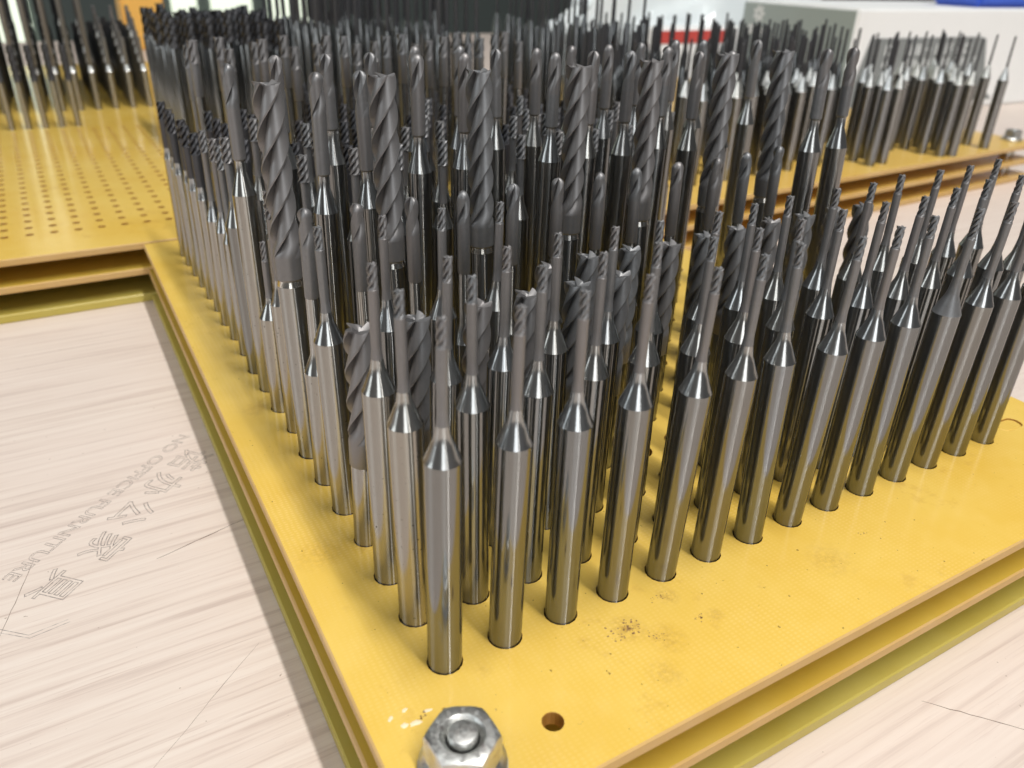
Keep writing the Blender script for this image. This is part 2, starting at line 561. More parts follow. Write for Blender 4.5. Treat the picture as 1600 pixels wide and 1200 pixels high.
LEAN.update({(0, 6): (-0.52, -0.01), (2, 6): (-0.64, 0.32), (4, 6): (-1.17, 0.35), (6, 6): (0.01, 0.45), (8, 6): (-0.92, 0.72), (10, 6): (-0.47, 1.28), (12, 6): (-1.71, 1.51), (0, 5): (0.32, -0.03), (1, 5): (-0.58, -0.34), (2, 5): (-0.56, -0.36), (3, 5): (-0.5, -0.32), (4, 5): (-0.16, -0.13), (5, 5): (-0.24, -0.07), (6, 5): (-0.31, 0.03), (7, 5): (-0.9, -0.0), (8, 5): (-0.37, 0.2), (9, 5): (0.22, 0.24), (10, 5): (-0.59, 0.43), (11, 5): (-0.76, 0.88), (12, 5): (-0.7, 1.37), (13, 5): (-1.25, 1.4), (1, 7): (0.35, -0.09), (2, 7): (-0.71, -0.2), (3, 7): (0.1, 0.76), (4, 7): (0.12, 0.74), (6, 7): (0.61, 0.45), (7, 7): (0.42, 0.45), (8, 7): (0.34, 0.27), (9, 7): (0.44, 0.79), (1, 9): (-0.54, -1.31), (2, 9): (-0.42, -1.34), (3, 9): (-0.71, -1.18), (6, 9): (-0.72, -0.69), (7, 9): (-0.33, -0.76), (8, 9): (-0.45, -0.4), (9, 9): (0.01, -0.35), (10, 9): (-0.1, -0.17), (12, 9): (0.11, 0.0), (13, 9): (-0.31, -0.14), (14, 9): (-0.08, -0.27), (0, 9): (-0.1, -0.03), (0, 3): (1.09, -0.04), (1, 3): (0.53, -0.16), (2, 3): (1.48, 0.25), (3, 3): (0.75, 0.17), (4, 3): (0.92, 0.37), (5, 3): (0.05, 0.38), (4, 4): (1.4, 0.12), (5, 4): (0.51, 0.48), (6, 4): (0.37, 0.43), (7, 4): (0.37, 0.14), (8, 4): (-0.2, 0.42), (9, 4): (-1.03, 0.56), (10, 4): (-1.08, 0.77), (11, 4): (-0.86, 0.81), (12, 4): (-0.67, 0.79), (13, 4): (-1.01, 0.7)})

# which cutter stands in which hole: row (from the front) -> function of the column
GRID = {}
for j in range(20):
    for i in range(15):
        k = None
        if j == 0:
            k = 'micro_dark' if i == 10 else ('micro' if i < 14 else None)
        elif j == 1:
            k = 'micro'
        elif j == 2:
            k = 'micro'
        elif j == 3:
            k = 'stub' if i <= 5 else None
        elif j == 4:
            k = 'micro' if i <= 3 else ('stub' if i <= 13 else None)
        elif j == 5:
            k = 'ballnose' if i <= 11 else ('reach' if i <= 13 else None)
        elif j == 6:
            k = 'longmill' if i % 2 == 0 and i <= 12 else None
        elif j == 7:
            k = ('reach_low' if i in (1, 2) else 'reach') if 1 <= i <= 11 and i != 5 else None
        elif j == 8:
            k = 'micro_tall' if 1 <= i <= 9 else None
        elif j == 9:
            k = 'reach' if i >= 1 and i != 13 else None
        elif j == 10:
            k = 'micro_tall' if i <= 12 else None
        elif j in (11, 12, 13):
            k = ('slim_low', 'micro_tall', 'slim')[(i + j) % 3] if i < 14 else None
        elif j in (14, 15, 16, 17):
            k = 'slim' if (i * 5 + j) % 7 != 3 and i < 13 else None
        else:
            k = ('extended', 'extended_high')[(i + j) % 2] if 1 <= i <= 12 else ('slim' if i == 0 else None)
        if i == 0:
            if j in (1, 2):
                k = 'micro_worn'
            elif j == 3:
                k = 'stub_worn'
            elif j == 4:
                k = 'micro_worn'
            elif j == 5:
                k = 'ballnose_worn'
            elif j == 6:
                k = 'longmill_worn'
            elif j == 7:
                k = 'slim_low'
            elif j == 8:
                k = 'micro_short'
            elif j == 9:
                k = 'reach_worn'
            elif j in (10, 11, 12, 13):
                k = 'micro_tall' if j == 10 else 'slim_low'
            elif j >= 14:
                k = 'slim'
        if k:
            GRID[(i, j)] = k

RIGHT = Vector((r2.x, r2.y, 0)).normalized()
for (i, j), kind in GRID.items():
    fam = kind.split('_')[0]
    root = bpy.data.objects.new(NAMES[fam], None)
    COL.objects.link(root)
    root.empty_display_size = 0.002
    lx, dh = LEAN.get((i, j), (None, None))
    h = 41.0
    if lx is None:
        tx, ty, dz = rnd.gauss(0, 0.25), rnd.gauss(0, 0.25), rnd.gauss(0, 0.25)
        if j == 0:
            tx, ty, dz = 0.5, 0, 0.5
    else:
        d = RIGHT * lx * 0.95
        tx, ty, dz = d.x, d.y, max(-0.6, min(dh, 1.4))
    root.location = Vector((i * PX + lerp(0, -0.0, 0), j * PY, dz if dz < 0 else dz)) * MM
    root.rotation_euler = (-math.atan2(ty, h), math.atan2(tx, h), 0)
    tag(root, f'{DESC[kind]}, {CO[i]} in the {ORD[j]} row', 'end mill', 'end mills in the front board')
    spin = rnd.uniform(0, 6.28)
    for pn, me in PARTS[kind]:
        o = bpy.data.objects.new(pn, me)
        COL.objects.link(o)
        o.parent = root
        o.rotation_euler = (0, 0, spin)
for o in [o for o in COL.objects if o.get('label', '').endswith('leftmost in the front row')]:
    o['label'] = 'nearest thin-necked micro end mill, at the board corner behind the bolt'

# ------------------------------------------------------------------ boards


def circle(cx, cy, r, n, ex=0.0):
    pts = []
    for k in range(n):
        a = 2 * math.pi * k / n
        x = cx + r * math.cos(a)
        if ex:
            x += ex if math.cos(a) > 1e-6 else (-ex if math.cos(a) < -1e-6 else 0)
        pts.append((x, cy + r * math.sin(a)))
    return pts


def plate_mesh(name, corners, z, t, holes, mats, ch=0.22, n=16):
    """plate with chamfered rim; holes = (x, y, radius, stretch) are real openings with chamfered edges"""
    bm = bmesh.new()
    cx = sum(c_[0] for c_ in corners) / 4
    cy = sum(c_[1] for c_ in corners) / 4

    def inset(d):
        return [(x + (d if x < cx else -d), y + (d if y < cy else -d)) for x, y in corners]

    def loop(pts, zz):
        return [bm.verts.new((x * MM, y * MM, zz * MM)) for x, y in pts]

    def bridge(a, b_, mi):
        k = len(a)
        for q in range(k):
            f = bm.faces.new((a[q], a[(q + 1) % k], b_[(q + 1) % k], b_[q]))
            f.material_index = mi

    tops, bots = [], []
    o0 = loop(inset(ch), z)
    o1 = loop(corners, z - ch)
    o2 = loop(corners, z - t + ch)
    o3 = loop(inset(ch), z - t)
    bridge(o1, o0, 1)
    bridge(o2, o1, 1)
    bridge(o3, o2, 1)
    tops.append(o0)
    bots.append(o3)
    for hx, hy, hr, ex in holes:
        a0 = loop(circle(hx, hy, hr + 0.05, n, ex), z)
        a1 = loop(circle(hx, hy, hr, n, ex), z - 0.06)
        a2 = loop(circle(hx, hy, hr, n, ex), z - t)
        bridge(a0, a1, 2)
        bridge(a1, a2, 2)
        tops.append(a0)
        bots.append(a2)
    for loops, up_ in ((tops, True), (bots, False)):
        ed = []
        for lp in loops:
            for q in range(len(lp)):
                a, b_ = lp[q], lp[(q + 1) % len(lp)]
                e = bm.edges.get((a, b_)) or bm.edges.new((a, b_))
                ed.append(e)
        res = bmesh.ops.triangle_fill(bm, use_beauty=True, edges=ed)
        for f in res['geom']:
            if isinstance(f, bmesh.types.BMFace):
                f.material_index = 0
    bmesh.ops.recalc_face_normals(bm, faces=bm.faces[:])
    me = bpy.data.meshes.new(name)
    bm.to_mesh(me)
    bm.free()
    for mt in mats:
        me.materials.append(mt)
    return me


def nut_vf(af, h, rf, rb):
    seg = 48
    V, F = [], []
    rows = []
    rc = af / 2 * 1.0

    def ring(fr, fz):
        row = []
        for k in range(seg):
            a = 2 * math.pi * k / seg
            r = fr(a)
            row.append(len(V))
            V.append((r * math.cos(a), r * math.sin(a), fz(a, r)))
        rows.append(row)

    def hexr(a):
        return af / 2 / math.cos((a + math.pi / 6) % (math.pi / 3) - math.pi / 6 - 0) if False else af / 2 / math.cos(((a) % (math.pi / 3)) - math.pi / 6)
    ring(lambda a: rf, lambda a, r: 0.0)
    ring(lambda a: rf, lambda a, r: 0.55)
    ring(lambda a: rf - 0.25, lambda a, r: 0.8)
    ring(lambda a: hexr(a) * 1.03, lambda a, r: 1.35)
    ring(lambda a: hexr(a), lambda a, r: 1.6)
    ring(hexr, lambda a, r: h - max(0, (r - rc)) * 0.75 - 0.25)
    ring(lambda a: hexr(a) * 0.97, lambda a, r: h - max(0, (r - rc)) * 0.72 - 0.06)
    ring(lambda a: rc * 0.93, lambda a, r: h)
    ring(lambda a: rb + 0.72, lambda a, r: h)
    ring(lambda a: rb + 0.60, lambda a, r: h - 0.08)
    ring(lambda a: rb + 0.12, lambda a, r: h - 0.65)
    for q in range(len(rows) - 1):
        for k in range(seg):
            F.append((rows[q][k], rows[q][(k + 1) % seg], rows[q + 1][(k + 1) % seg], rows[q + 1][k]))
    return V, F


NUT = to_mesh('flange_nut', *nut_vf(6.5, 4.4, 4.3, 1.5), [ZINC], None, 22)
STUD = to_mesh('stud', *lathe([(1.5, -16.2), (1.45, 4.1), (1.47, 4.4), (1.34, 4.62), (0.9, 4.72)], 32, cap1=True), [ZINC], None, 30)
SPACER = to_mesh('spacer', *lathe([(3.0, 0.0), (3.0, 5.16)], 24), [ZINC])
WASHER = to_mesh('washer', *lathe([(1.7, 0.32), (4.4, 0.32), (4.4, 0.0), (1.7, 0.0)], 32), [ZINC])
Z_TABLE = -16.4


def rack(name, label, loc, rz, corners, holes, bolts, mats, flip=0.0):
    root = bpy.data.objects.new(name, None)
    COL.objects.link(root)
    root.location = Vector((loc[0], loc[1], Z_TABLE)) * MM
    root.rotation_euler = (0, 0, rz)
    tag(root, label, 'tool rack', 'drilled boards holding cutters')
    dz = -Z_TABLE
    hb = [(x, y, 1.75, 0) for x, y in bolts]
    tp = link('top_plate', plate_mesh(name + '_top', corners, dz, 1.8, holes, mats[0]), root)
    shift = [(x + (0.5 if x > corners[0][0] + 50 else -0.35), y) for x, y in corners]
    link('middle_plate', plate_mesh(name + '_middle', corners, dz - 7.0, 1.8, [], mats[1]), root)
    link('bottom_plate', plate_mesh(name + '_bottom', shift, dz - 14.2, 2.18, [], mats[2]), root)
    for x, y in bolts:
        st = link('stud', STUD, root, (x, y, dz + 0.32))
        link('nut', NUT, st, (0, 0, 0), (0, 0, math.radians(rnd.uniform(0, 60)) if name != 'drilled_tool_rack' else math.radians(-28)))
        link('washer', WASHER, st, (0, 0, -0.322))
        link('spacer', SPACER, st, (0, 0, -0.32 - 6.98))
        link('spacer', SPACER, st, (0, 0, -0.32 - 14.18))
    return root, tp


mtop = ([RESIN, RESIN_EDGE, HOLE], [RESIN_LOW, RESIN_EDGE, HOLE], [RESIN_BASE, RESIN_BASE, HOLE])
HOLE_R = {'slim': 1.31, 'slim_low': 1.56, 'reach': 1.90, 'reach_low': 1.90, 'reach_worn': 1.90, 'stub': 1.72, 'stub_worn': 1.72, 'extended': 1.12, 'extended_high': 1.12}
holes = [(i * PX, j * PY, HOLE_R.get(GRID.get((i, j)), 2.0), 0.0) for (i, j) in [(i, j) for j in range(20) for i in range(15)] if not (i == 14 and j == 0)]
holes.append((14 * PX + 1.0, 0.4, 1.5, 1.3))
holes.append((6.2, -12.5, 1.15, 0.0))
main, main_top = rack('drilled_tool_rack', 'nearest yellow three-plate drilled board crowded with end mills', (0, 0), 0.0,
                      [(-11.15, -19.1), (118.6, -19.1), (121.6, 163.5), (-8.15, 163.5)], holes, [(-4.2, -12.6)], mtop)

link('hole_plug', to_mesh('hole_plug', *(lambda c_: ([(x, y, 0.0) for x, y in c_] + [(x * .82 + .18 * (14 * PX + 1.0), y * .82 + .07, 0.22) for x, y in c_], [(k, (k + 1) % 16, 16 + (k + 1) % 16, 16 + k) for k in range(16)] + [tuple(range(16, 32))]))(circle(14 * PX + 1.0, 0.4, 1.46, 16, 1.3)), [RESIN], None, 20), main_top, (0, 0, 16.12))
mfar = ([RESIN_FAR, RESIN_EDGE, HOLE], [RESIN_FAR, RESIN_EDGE, HOLE], [RESIN_FAR, RESIN_EDGE, HOLE])
# left rack behind: its front field of holes is empty
lh = []
for r_ in range(23):
    for c_ in range(11):
        lh.append((-45.2 + 5.85 * c_, 184.0 + 6.65 * r_, 1.0 if r_ else 1.0, 0))
left, _ = rack('drilled_tool_rack', 'left rear yellow drilled board with many empty holes', (0, 0), 0.0,
               [(-190, 164.9), (122, 164.9), (122, 560), (-190, 560)], lh, [(-184, 171), (116, 554), (-184, 554)], mtop)
RZ = math.radians(3.2)
right, _ = rack('drilled_tool_rack', 'right rear amber drilled board carrying needle cutters', (140, 131), RZ,
                [(0, 0), (236, 0), (236, 250), (0, 250)], [], [(229, 10), (229, 243), (8, 243)], mfar)

# resin flakes and smudges lying in the board's surface near the bolt
FL = [(-8.2, -4.2, 0.45, 0.25), (-7.3, -5.6, 0.5, 0.3), (-6.5, -3.9, 0.4, 0.22), (-6.1, -5.9, 0.75, 0.35), (-4.4, -5.1, 0.5, 0.22)]
for fx, fy, fa, fb in FL:
    V = [(fa * math.cos(a) * rnd.uniform(.6, 1.2), fb * math.sin(a) * rnd.uniform(.6, 1.2), 0.0) for a in [k * math.pi / 5 for k in range(10)]]
    V += [(x * .5, y * .5, 0.10 * rnd.uniform(.4, 1)) for x, y, _z in V]
    F = [(k, (k + 1) % 10, 10 + (k + 1) % 10, 10 + k) for k in range(10)] + [tuple(range(10, 20))]
    link('resin_flake', to_mesh('resin_flake', V, F, [FLAKE], None, 20), main_top, (fx, fy, 16.404), (0, 0, rnd.uniform(-.3, .8)))


def specks(cx, cy, sx, sy, count, smin, smax, ang=0.0):
    V, F = [], []
    for q in range(count):
        x, y = rnd.gauss(0, sx), rnd.gauss(0, sy)
        x, y = x * math.cos(ang) - y * math.sin(ang), x * math.sin(ang) + y * math.cos(ang)
        s = rnd.uniform(smin, smax)
        b0 = len(V)
        for k in range(6):
            a = k * math.pi / 3 + rnd.uniform(0, .6)
            V.append((cx + x + s * math.cos(a) * rnd.uniform(.5, 1.3), cy + y + s * math.sin(a) * rnd.uniform(.4, 1.0), 0.0))
        F.append(tuple(range(b0, b0 + 6)))
    return V, F


for args in [(20.8, -5.9, 1.1, 0.55, 60, 0.04, 0.20), (22.8, -8.4, 0.5, 0.5, 22, 0.04, 0.14), (27.5, -3.6, 0.9, 0.3, 16, 0.05, 0.16),
             (29.6, -8.6, 0.35, 0.25, 16, 0.05, 0.16), (-5.2, -5.4, 0.55, 0.12, 22, 0.05, 0.16, 0.5), (8.6, -14.0, .25, .1, 3, 0.05, 0.1), (60.5, -7.5, 0.5, 0.12, 6, 0.06, 0.16, -0.5)]:
    o = link('dirt_specks', to_mesh('dirt_specks', *specks(*args), [SMUDGE], None, 0), main_top, (0, 0, 16.405))
    o['kind'] = 'stuff'

# ------------------------------------------------------------------ table with its worn print
tv = [(-900, -500, 0), (1500, -500, 0), (1500, 900, 0), (-900, 900, 0)]
tv += [(x, y, -25) for x, y, _z in tv]
table = link('table', to_mesh('table', tv, [(0, 1, 2, 3), (7, 6, 5, 4), (0, 4, 5, 1), (1, 5, 6, 2), (2, 6, 7, 3), (3, 7, 4, 0)], [WOOD], None, 20), None, (0, 0, Z_TABLE))
table['kind'] = 'structure'


def text_mesh(s, size, outline):
    cu = bpy.data.curves.new('print', 'FONT')
    cu.body = s
    cu.size = size * MM
    if outline:
        cu.fill_mode = 'NONE'
        cu.bevel_depth = outline * MM
        cu.bevel_resolution = 0
    o = bpy.data.objects.new('print', cu)
    COL.objects.link(o)
    dg = bpy.context.evaluated_depsgraph_get()
    me = bpy.data.meshes.new_from_object(o.evaluated_get(dg))
    bpy.data.objects.remove(o)
    xs = [v_.co.x for v_ in me.vertices]
    ys = [v_.co.y for v_ in me.vertices]
    if xs:
        x0, y0, y1, x1 = min(xs), min(ys), max(ys), max(xs)
        for v_ in me.vertices:
            v_.co.x -= x0
            v_.co.y -= 0
            v_.co.z *= 0.12
        return me, (x1 - x0) / MM, (y1 - y0) / MM
    return me, 0, 0


A225 = math.atan2(59.6 - 89.5, -44.8 + 14.3)
me, w_, h_ = text_mesh('NO OFFICE FURNITURE', 4.3, 0.06)
me.materials.append(INK)
o = link('print', me, table, (-14.5, 90.4, 0.012), (0, 0, A225))
o.scale = (43.5 / w_, 0.74, 1)
for ch_, (tx, ty) in zip('诺办公家具', [(-14.5, 80.5), (-20.5, 74.5), (-26.2, 68.2), (-31.3, 61.0), (-38.6, 54.6)]):
    me, w_, h_ = text_mesh(ch_, 7.0, 0.07)
    if not w_:
        continue
    me.materials.append(INK)
    off = Vector((w_ / 2, 2.4, 0))
    ca, sa = math.cos(A225), math.sin(A225)
    link('print', me, table, (tx - (off.x * ca - off.y * sa), ty - (off.x * sa + off.y * ca), 0.012), (0, 0, A225))


def strip(pts, w, name='scratch', mat=SCRATCH, z=0.008):
    V, F = [], []
    n = len(pts)
    for q, (x, y) in enumerate(pts):
        a, b_ = pts[max(0, q - 1)], pts[min(n - 1, q + 1)]
        dx, dy = b_[0] - a[0], b_[1] - a[1]
        L = math.hypot(dx, dy)
        ww = w * (0.35 + 0.65 * math.sin(math.pi * (q + .3) / (n - .4))) * rnd.uniform(.7, 1.2) if mat is SCRATCH else w
        V += [(x - dy / L * ww, y + dx / L * ww, z), (x + dy / L * ww, y - dx / L * ww, z)]
    F = [(2 * q, 2 * q + 1, 2 * q + 3, 2 * q + 2) for q in range(n - 1)]
    return link(name, to_mesh(name, V, F, [mat], None, 0), table)


def seg_pts(a, b_, n=12, j=0.1):
    return [(lerp(a[0], b_[0], t / n) + rnd.gauss(0, j), lerp(a[1], b_[1], t / n) + rnd.gauss(0, j)) for t in range(n + 1)]


strip(seg_pts((-24.5, 53.9), (-9.9, 57.6), 14, .06), 0.10)
strip(seg_pts((-30.7, 15.4), (-15.0, 28.9), 14, .04), 0.03)
strip(seg_pts((58.7, -22.8), (67.5, -33.5), 12, .05), 0.07)
strip(seg_pts((-41.0, 63.0), (-46.0, 47.0), 10, .05), 0.05)
strip([(-47.5, 50.0), (-42.5, 45.5), (-37.5, 46.2)], 0.06, 'print', INK)
strip([(-47.5, 49.2), (-42.4, 44.8), (-37.3, 45.6)], 0.06, 'print', INK)

# ------------------------------------------------------------------ cutters on the rear boards


def join(parts_):
    V, F, M_ = [], [], []
    for (v_, f_), mi in parts_:
        b0 = len(V)
        V += v_
        F += [tuple(q + b0 for q in f) for f in f_]
        M_ += [mi] * len(f_)
    return V, F, M_


def needle_parts(shank, taper, tip, R, r, seg=14, steel=None, tipm=None):
    return [('shank', lathe([(R, -1.6), (R, shank)], seg, cap0=True), steel or STEEL),
            ('taper', lathe([(R, shank), (R * .97, shank + .05), (r, taper)], seg), CONE_FAR_LIT),
            ('needle', lathe([(r, taper), (r * 1.02, taper + .1), (r * 0.9, tip), (r * .3, tip + .3)], 8, cap1=True), tipm or COAT_DARK)]


def stand(name, label, group, meshes, x, y, z=0.0, tilt=0.006):
    root = bpy.data.objects.new(name, None)
    COL.objects.link(root)
    root.location = Vector((x, y, z)) * MM
    root.rotation_euler = (rnd.gauss(0, tilt), rnd.gauss(0, tilt), 0)
    tag(root, label, 'needle cutter' if 'needle' in name else 'end mill', group)
    s = rnd.uniform(0, 6.28)
    for pn, me_ in meshes:
        o_ = bpy.data.objects.new(pn, me_)
        COL.objects.link(o_)
        o_.parent = root
        o_.rotation_euler = (0, 0, s)
    return root


def mk(prefix, plist):
    return [(pn, to_mesh(prefix + '_' + pn, vf[0], vf[1], [mt], None, 32)) for pn, vf, mt in plist]


NEED_R = mk('needle_cutter', needle_parts(28.5, 33.6, 45.5, 2.1, 0.45))
NEED_T = mk('needle_cutter_tall', needle_parts(44.0, 48.5, 69, 1.5, 0.55))
NEED_LS = [mk('needle_cutter_short', needle_parts(16.5 + 3.0 * q, 19.3 + 3.0 * q, 31 + 2.2 * q, 1.5, 0.95, 14, STEEL_WORN, COAT)) for q in range(6)]
NEED_L = [mk('needle_cutter_long', needle_parts(16.5 + 3.4 * q, 19.3 + 3.4 * q, 62, 1.5, 0.95, 14, STEEL_WORN, COAT)) for q in range(6)]
STUB_L = [('shank', to_mesh('rear_mill_shank', *lathe([(1.25, -1.6), (1.25, 18.5)], 14, cap0=True), [STEEL_WORN], None, 32)),
          ('flutes', to_mesh('rear_mill_flutes', *fluted(1.45, 18.5, 32.5, 4, 13, .55, US_S, 22, tipcut=.5), [COAT_DARK], None, 32))]

# needle cutters on the right rear board, each in its own hole
RN = [(267.2, 164.8), (258.3, 154.8), (266.4, 155.7), (257.7, 146.2), (265.9, 146.9), (308.3, 170.0), (300.8, 161.9), (308.8, 161.4), (299.2, 152.5), (311.2, 154.5), (301.9, 145.8), (307.4, 144.0), (337.2, 156.6), (337.1, 148.2), (299.1, 177.2), (307.0, 176.9), (336.7, 181.6), (335.6, 172.6), (337.6, 165.2)]
RL = ['bright-tapered needle cutter, second column of the right cluster, rearmost',
      'needle cutter at the left edge of the needle cluster, second from front',
      'needle cutter one column in from the left of the cluster, second from front',
      'needle cutter at the front left corner of the right board\'s cluster',
      'needle cutter in the front line, second from the cluster\'s left corner',
      'needle cutter, right one of the middle columns, fourth from front',
      'needle cutter in the middle pair of columns, left one, third from front',
      'needle cutter in the middle pair of columns, right one, third from front',
      'needle cutter in the middle pair of columns, left one, second from front',
      'needle cutter in the middle pair of columns, right one, second from front',
      'needle cutter in the middle pair of columns, left one at the front',
      'needle cutter in the middle pair of columns, right one at the front',
      'needle cutter in the rightmost column, second from front',
      'isolated needle cutter at the front right, before the white box edge',
      'needle cutter in the middle pair of columns, left one at the rear',
      'needle cutter in the middle pair of columns, right one at the rear',
      'needle cutter in the rightmost column, rearmost of its line',
      'needle cutter in the rightmost column, fourth from front',
      'needle cutter in the rightmost column, third from front']
for (x, y), lb in zip(RN, RL):
    stand('needle_cutter', lb, 'needle cutters on the right rear board', NEED_R, x, y)
for q, (x, y) in enumerate([(274.8, 160.5), (274.8, 169.5), (283.3, 165.5), (283.3, 174), (291.8, 163), (291.8, 172), (316.8, 167), (316.8, 176), (325.5, 164.5), (325.5, 173.5)]):
    where = ('the gap left of the middle columns', 'the gap right of the middle columns')[q >= 6]
    stand('needle_cutter', f'needle cutter in {where}, column {("one", "two", "three")[(q - 6 * (q >= 6)) // 2]}, {("nearer", "farther")[q % 2]} one',
          'needle cutters on the right rear board', NEED_R, x, y)
# more of them further left on that board, seen between the tall end mills
RO = ['first', 'second', 'third']
for r_ in range(3):
    for c_ in range(12):
        x = 152 + 8.5 * c_
        y = 150 + 0.056 * (x - 140) + 8.6 * r_
        if c_ in (1,) or rnd.random() < .12:
            continue
        stand('needle_cutter', f'needle cutter behind tall end mills, {CO[c_]} in the right board\'s {RO[r_]} line',
              'needle cutters on the right rear board', NEED_R, x, y)

for k in range(-2, 5):
    stand('end_mill', f'dark-fluted end mill, {CO[k + 2] if k < 4 else "rightmost"} of the single line on the left rear board',
          'end mills on the left rear board', STUB_L, -33.9 + 6.2 * k, 339.5, 0.0, 0.01)
for r_ in range(6):
    for c_ in range(10):
        stand('needle_cutter', f'long-necked cutter, left rear board, {CO[c_]} of its {("front", "second", "third", "fourth", "fifth", "rearmost")[r_]} line',
              'long-necked cutters on the left rear board', (NEED_L if c_ < 7 else NEED_LS)[r_], -42.8 + 7.6 * c_ + r_ * 0.3, 380 + 8.0 * r_, 0.0, 0.008)

# the dense mass of cutters on the far part of the left rear board
pieces = {0: ([], []), 1: ([], []), 2: ([], [])}
acc_v, acc_f, acc_m = [], [], []


def add_piece(vf, mi, x, y, sc=1.0):
    b0 = len(acc_v)
    tx, ty = rnd.gauss(0, .008), rnd.gauss(0, .008)
    for vx, vy, vz in vf[0]:
        acc_v.append((x + vx * sc + tx * vz, y + vy * sc + ty * vz, vz))
    for f in vf[1]:
        acc_f.append(tuple(q + b0 for q in f))
        acc_m.append(mi)


USX = (0.0, 0.3, 0.75, 0.97)
for r_ in range(9):
    for c_ in range(15):
        x, y = 22 + 6.4 * c_, 262 + 7.5 * r_
        if x > 66 or rnd.random() < .04:
            continue
        dh = rnd.gauss(0, 0.8)
        add_piece(lathe([(1.5, -1.6), (1.5, 36 + dh), (1.3, 37 + dh)], 12), 0, x, y)
        add_piece(fluted(1.65, 37 + dh, 47 + dh, 4, 14, .5, USX, 10, tipcut=.6), 1, x, y)
for r_ in range(12):
    for c_ in range(16):
        x, y = 64 + 7.6 * c_, 196 + 9.0 * r_
        if x > 118 or y < 205 + (118 - x) * .5 or rnd.random() < .06:
            continue
        dh = rnd.gauss(0, 1.5)
        add_piece(lathe([(1.5, -1.6), (1.5, 42 + dh), (0.7, 46 + dh)], 12), 0, x, y)
        add_piece(lathe([(0.75, 46 + dh), (0.7, 68 + dh)], 8), 1, x, y)
for r_ in range(9):
    for c_ in range(24):
        x, y = 150 + 8.0 * c_, 186 + 9.0 * r_
        if x > 292 - r_ * 3 or rnd.random() < .08:
            continue
        tall = x < 215 - 4 * r_ and r_ > 3
        dh = rnd.gauss(0, 1.2)
        s0 = 42 if tall else 29
        add_piece(lathe([(1.6, -1.6), (1.6, s0 + dh), (0.6, s0 + 5 + dh)], 12), 0, x, y)
        add_piece(lathe([(0.62, s0 + 5 + dh), (0.5, s0 + (24 if tall else 18) + dh)], 8), 1, x, y)
for r_ in range(7):
    for c_ in range(14):
        x, y = -48 + 7.6 * c_, 430 + 9.0 * r_
        low = x > 2
        if x > 30:
            continue
        if r_ > 5 and rnd.random() < .3:
            continue
        dh = rnd.gauss(0, 1.5)
        s0 = (22 if low else 30) + dh
        add_piece(lathe([(1.9, -1.6), (1.9, s0), (1.0, s0 + 4)], 10), 0, x, y)
        add_piece(lathe([(1.5, s0 + 4), (1.4, s0 + (9 if low else 25))], 8), 1, x, y)
# short fluted cutters filling the near strip of the left rear board behind the front board
for r_ in range(4):
    for c_ in range(13):
        x, y = 36 + 6.6 * c_, 176 + 8.0 * r_
        if x > 116 or rnd.random() < .15:
            continue
        dh = rnd.gauss(0, 2.0)
        add_piece(lathe([(1.4, -1.6), (1.4, 22 + dh), (0.9, 25 + dh)], 12), 0, x, y)
        add_piece(fluted(1.0, 25 + dh, 33 + dh, 4, 9, .5, USX, 8, tipcut=.4), 1, x, y)
o = link('cutter_crowd', to_mesh('cutter_crowd', acc_v, acc_f, [STEEL, COAT_DARK], acc_m, 32))
o['kind'] = 'stuff'
tag(o, 'dense blurred mass of cutters on the rear boards', 'cutters')

# ------------------------------------------------------------------ things further back on the table
WHITE = plain('white_carton', (0.88, 0.895, 0.895), 0.55, var=.03, scale=.02)
GREYGREEN = plain('grey_green_end_face', (0.36, 0.43, 0.42), 0.45, var=.06, scale=.02)  # even grey-green tone over the carton's end face
GREYLAB = plain('grey_printed_label', (0.24, 0.26, 0.26), 0.5, var=.05, scale=.05)
WHITEINK = plain('white_ink', (0.80, 0.84, 0.84), 0.6, var=.05)
BLUE = plain('blue_wrapper', (0.05, 0.12, 0.55), 0.35, var=.2)
RED = plain('red_strip', (0.55, 0.07, 0.06), 0.4, var=.15)
ORANGE = plain('orange_card', (0.85, 0.47, 0.10), 0.5, var=.06, scale=.02)


def boxmesh(name, x0, y0, z0, x1, y1, z1, mats, bev=0.8, faces_mat=None):
    bm = bmesh.new()
    bmesh.ops.create_cube(bm, size=1)
    for v_ in bm.verts:
        v_.co.x = lerp(x0, x1, v_.co.x + .5) * MM
        v_.co.y = lerp(y0, y1, v_.co.y + .5) * MM
        v_.co.z = lerp(z0, z1, v_.co.z + .5) * MM
    bm.normal_update()
    if faces_mat:
        for f in bm.faces:
            f.material_index = faces_mat(f.normal)
    bmesh.ops.bevel(bm, geom=bm.edges[:], offset=bev * MM, segments=2, affect='EDGES')
    me_ = bpy.data.meshes.new(name)
    bm.to_mesh(me_)
    bm.free()
    for mt in mats:
        me_.materials.append(mt)
    return me_


def flat(name, pts, mat, parent, loc, rot, thick=0.3):
    n = len(pts)
    V = [(x, y, 0) for x, y in pts] + [(x, y, thick) for x, y in pts]
    F = [tuple(range(n - 1, -1, -1)), tuple(range(n, 2 * n))] + [(k, (k + 1) % n, n + (k + 1) % n, n + k) for k in range(n)]
    return link(name, to_mesh(name, V, F, [mat], None, 20), parent, loc, rot)


BR = -math.atan(0.06)
box = bpy.data.objects.new('carton', None)
COL.objects.link(box)
box.location = Vector((427, 299, Z_TABLE)) * MM
box.rotation_euler = (0, 0, BR)
tag(box, 'white carton with grey printed label and grey-green end, behind the right board', 'carton')
link('carton_body', boxmesh('carton_body', 0, 0, 0, 290, 104, 63.4, [WHITE, GREYGREEN], 1.2, lambda n: 1 if n.x < -.5 else 0), box)
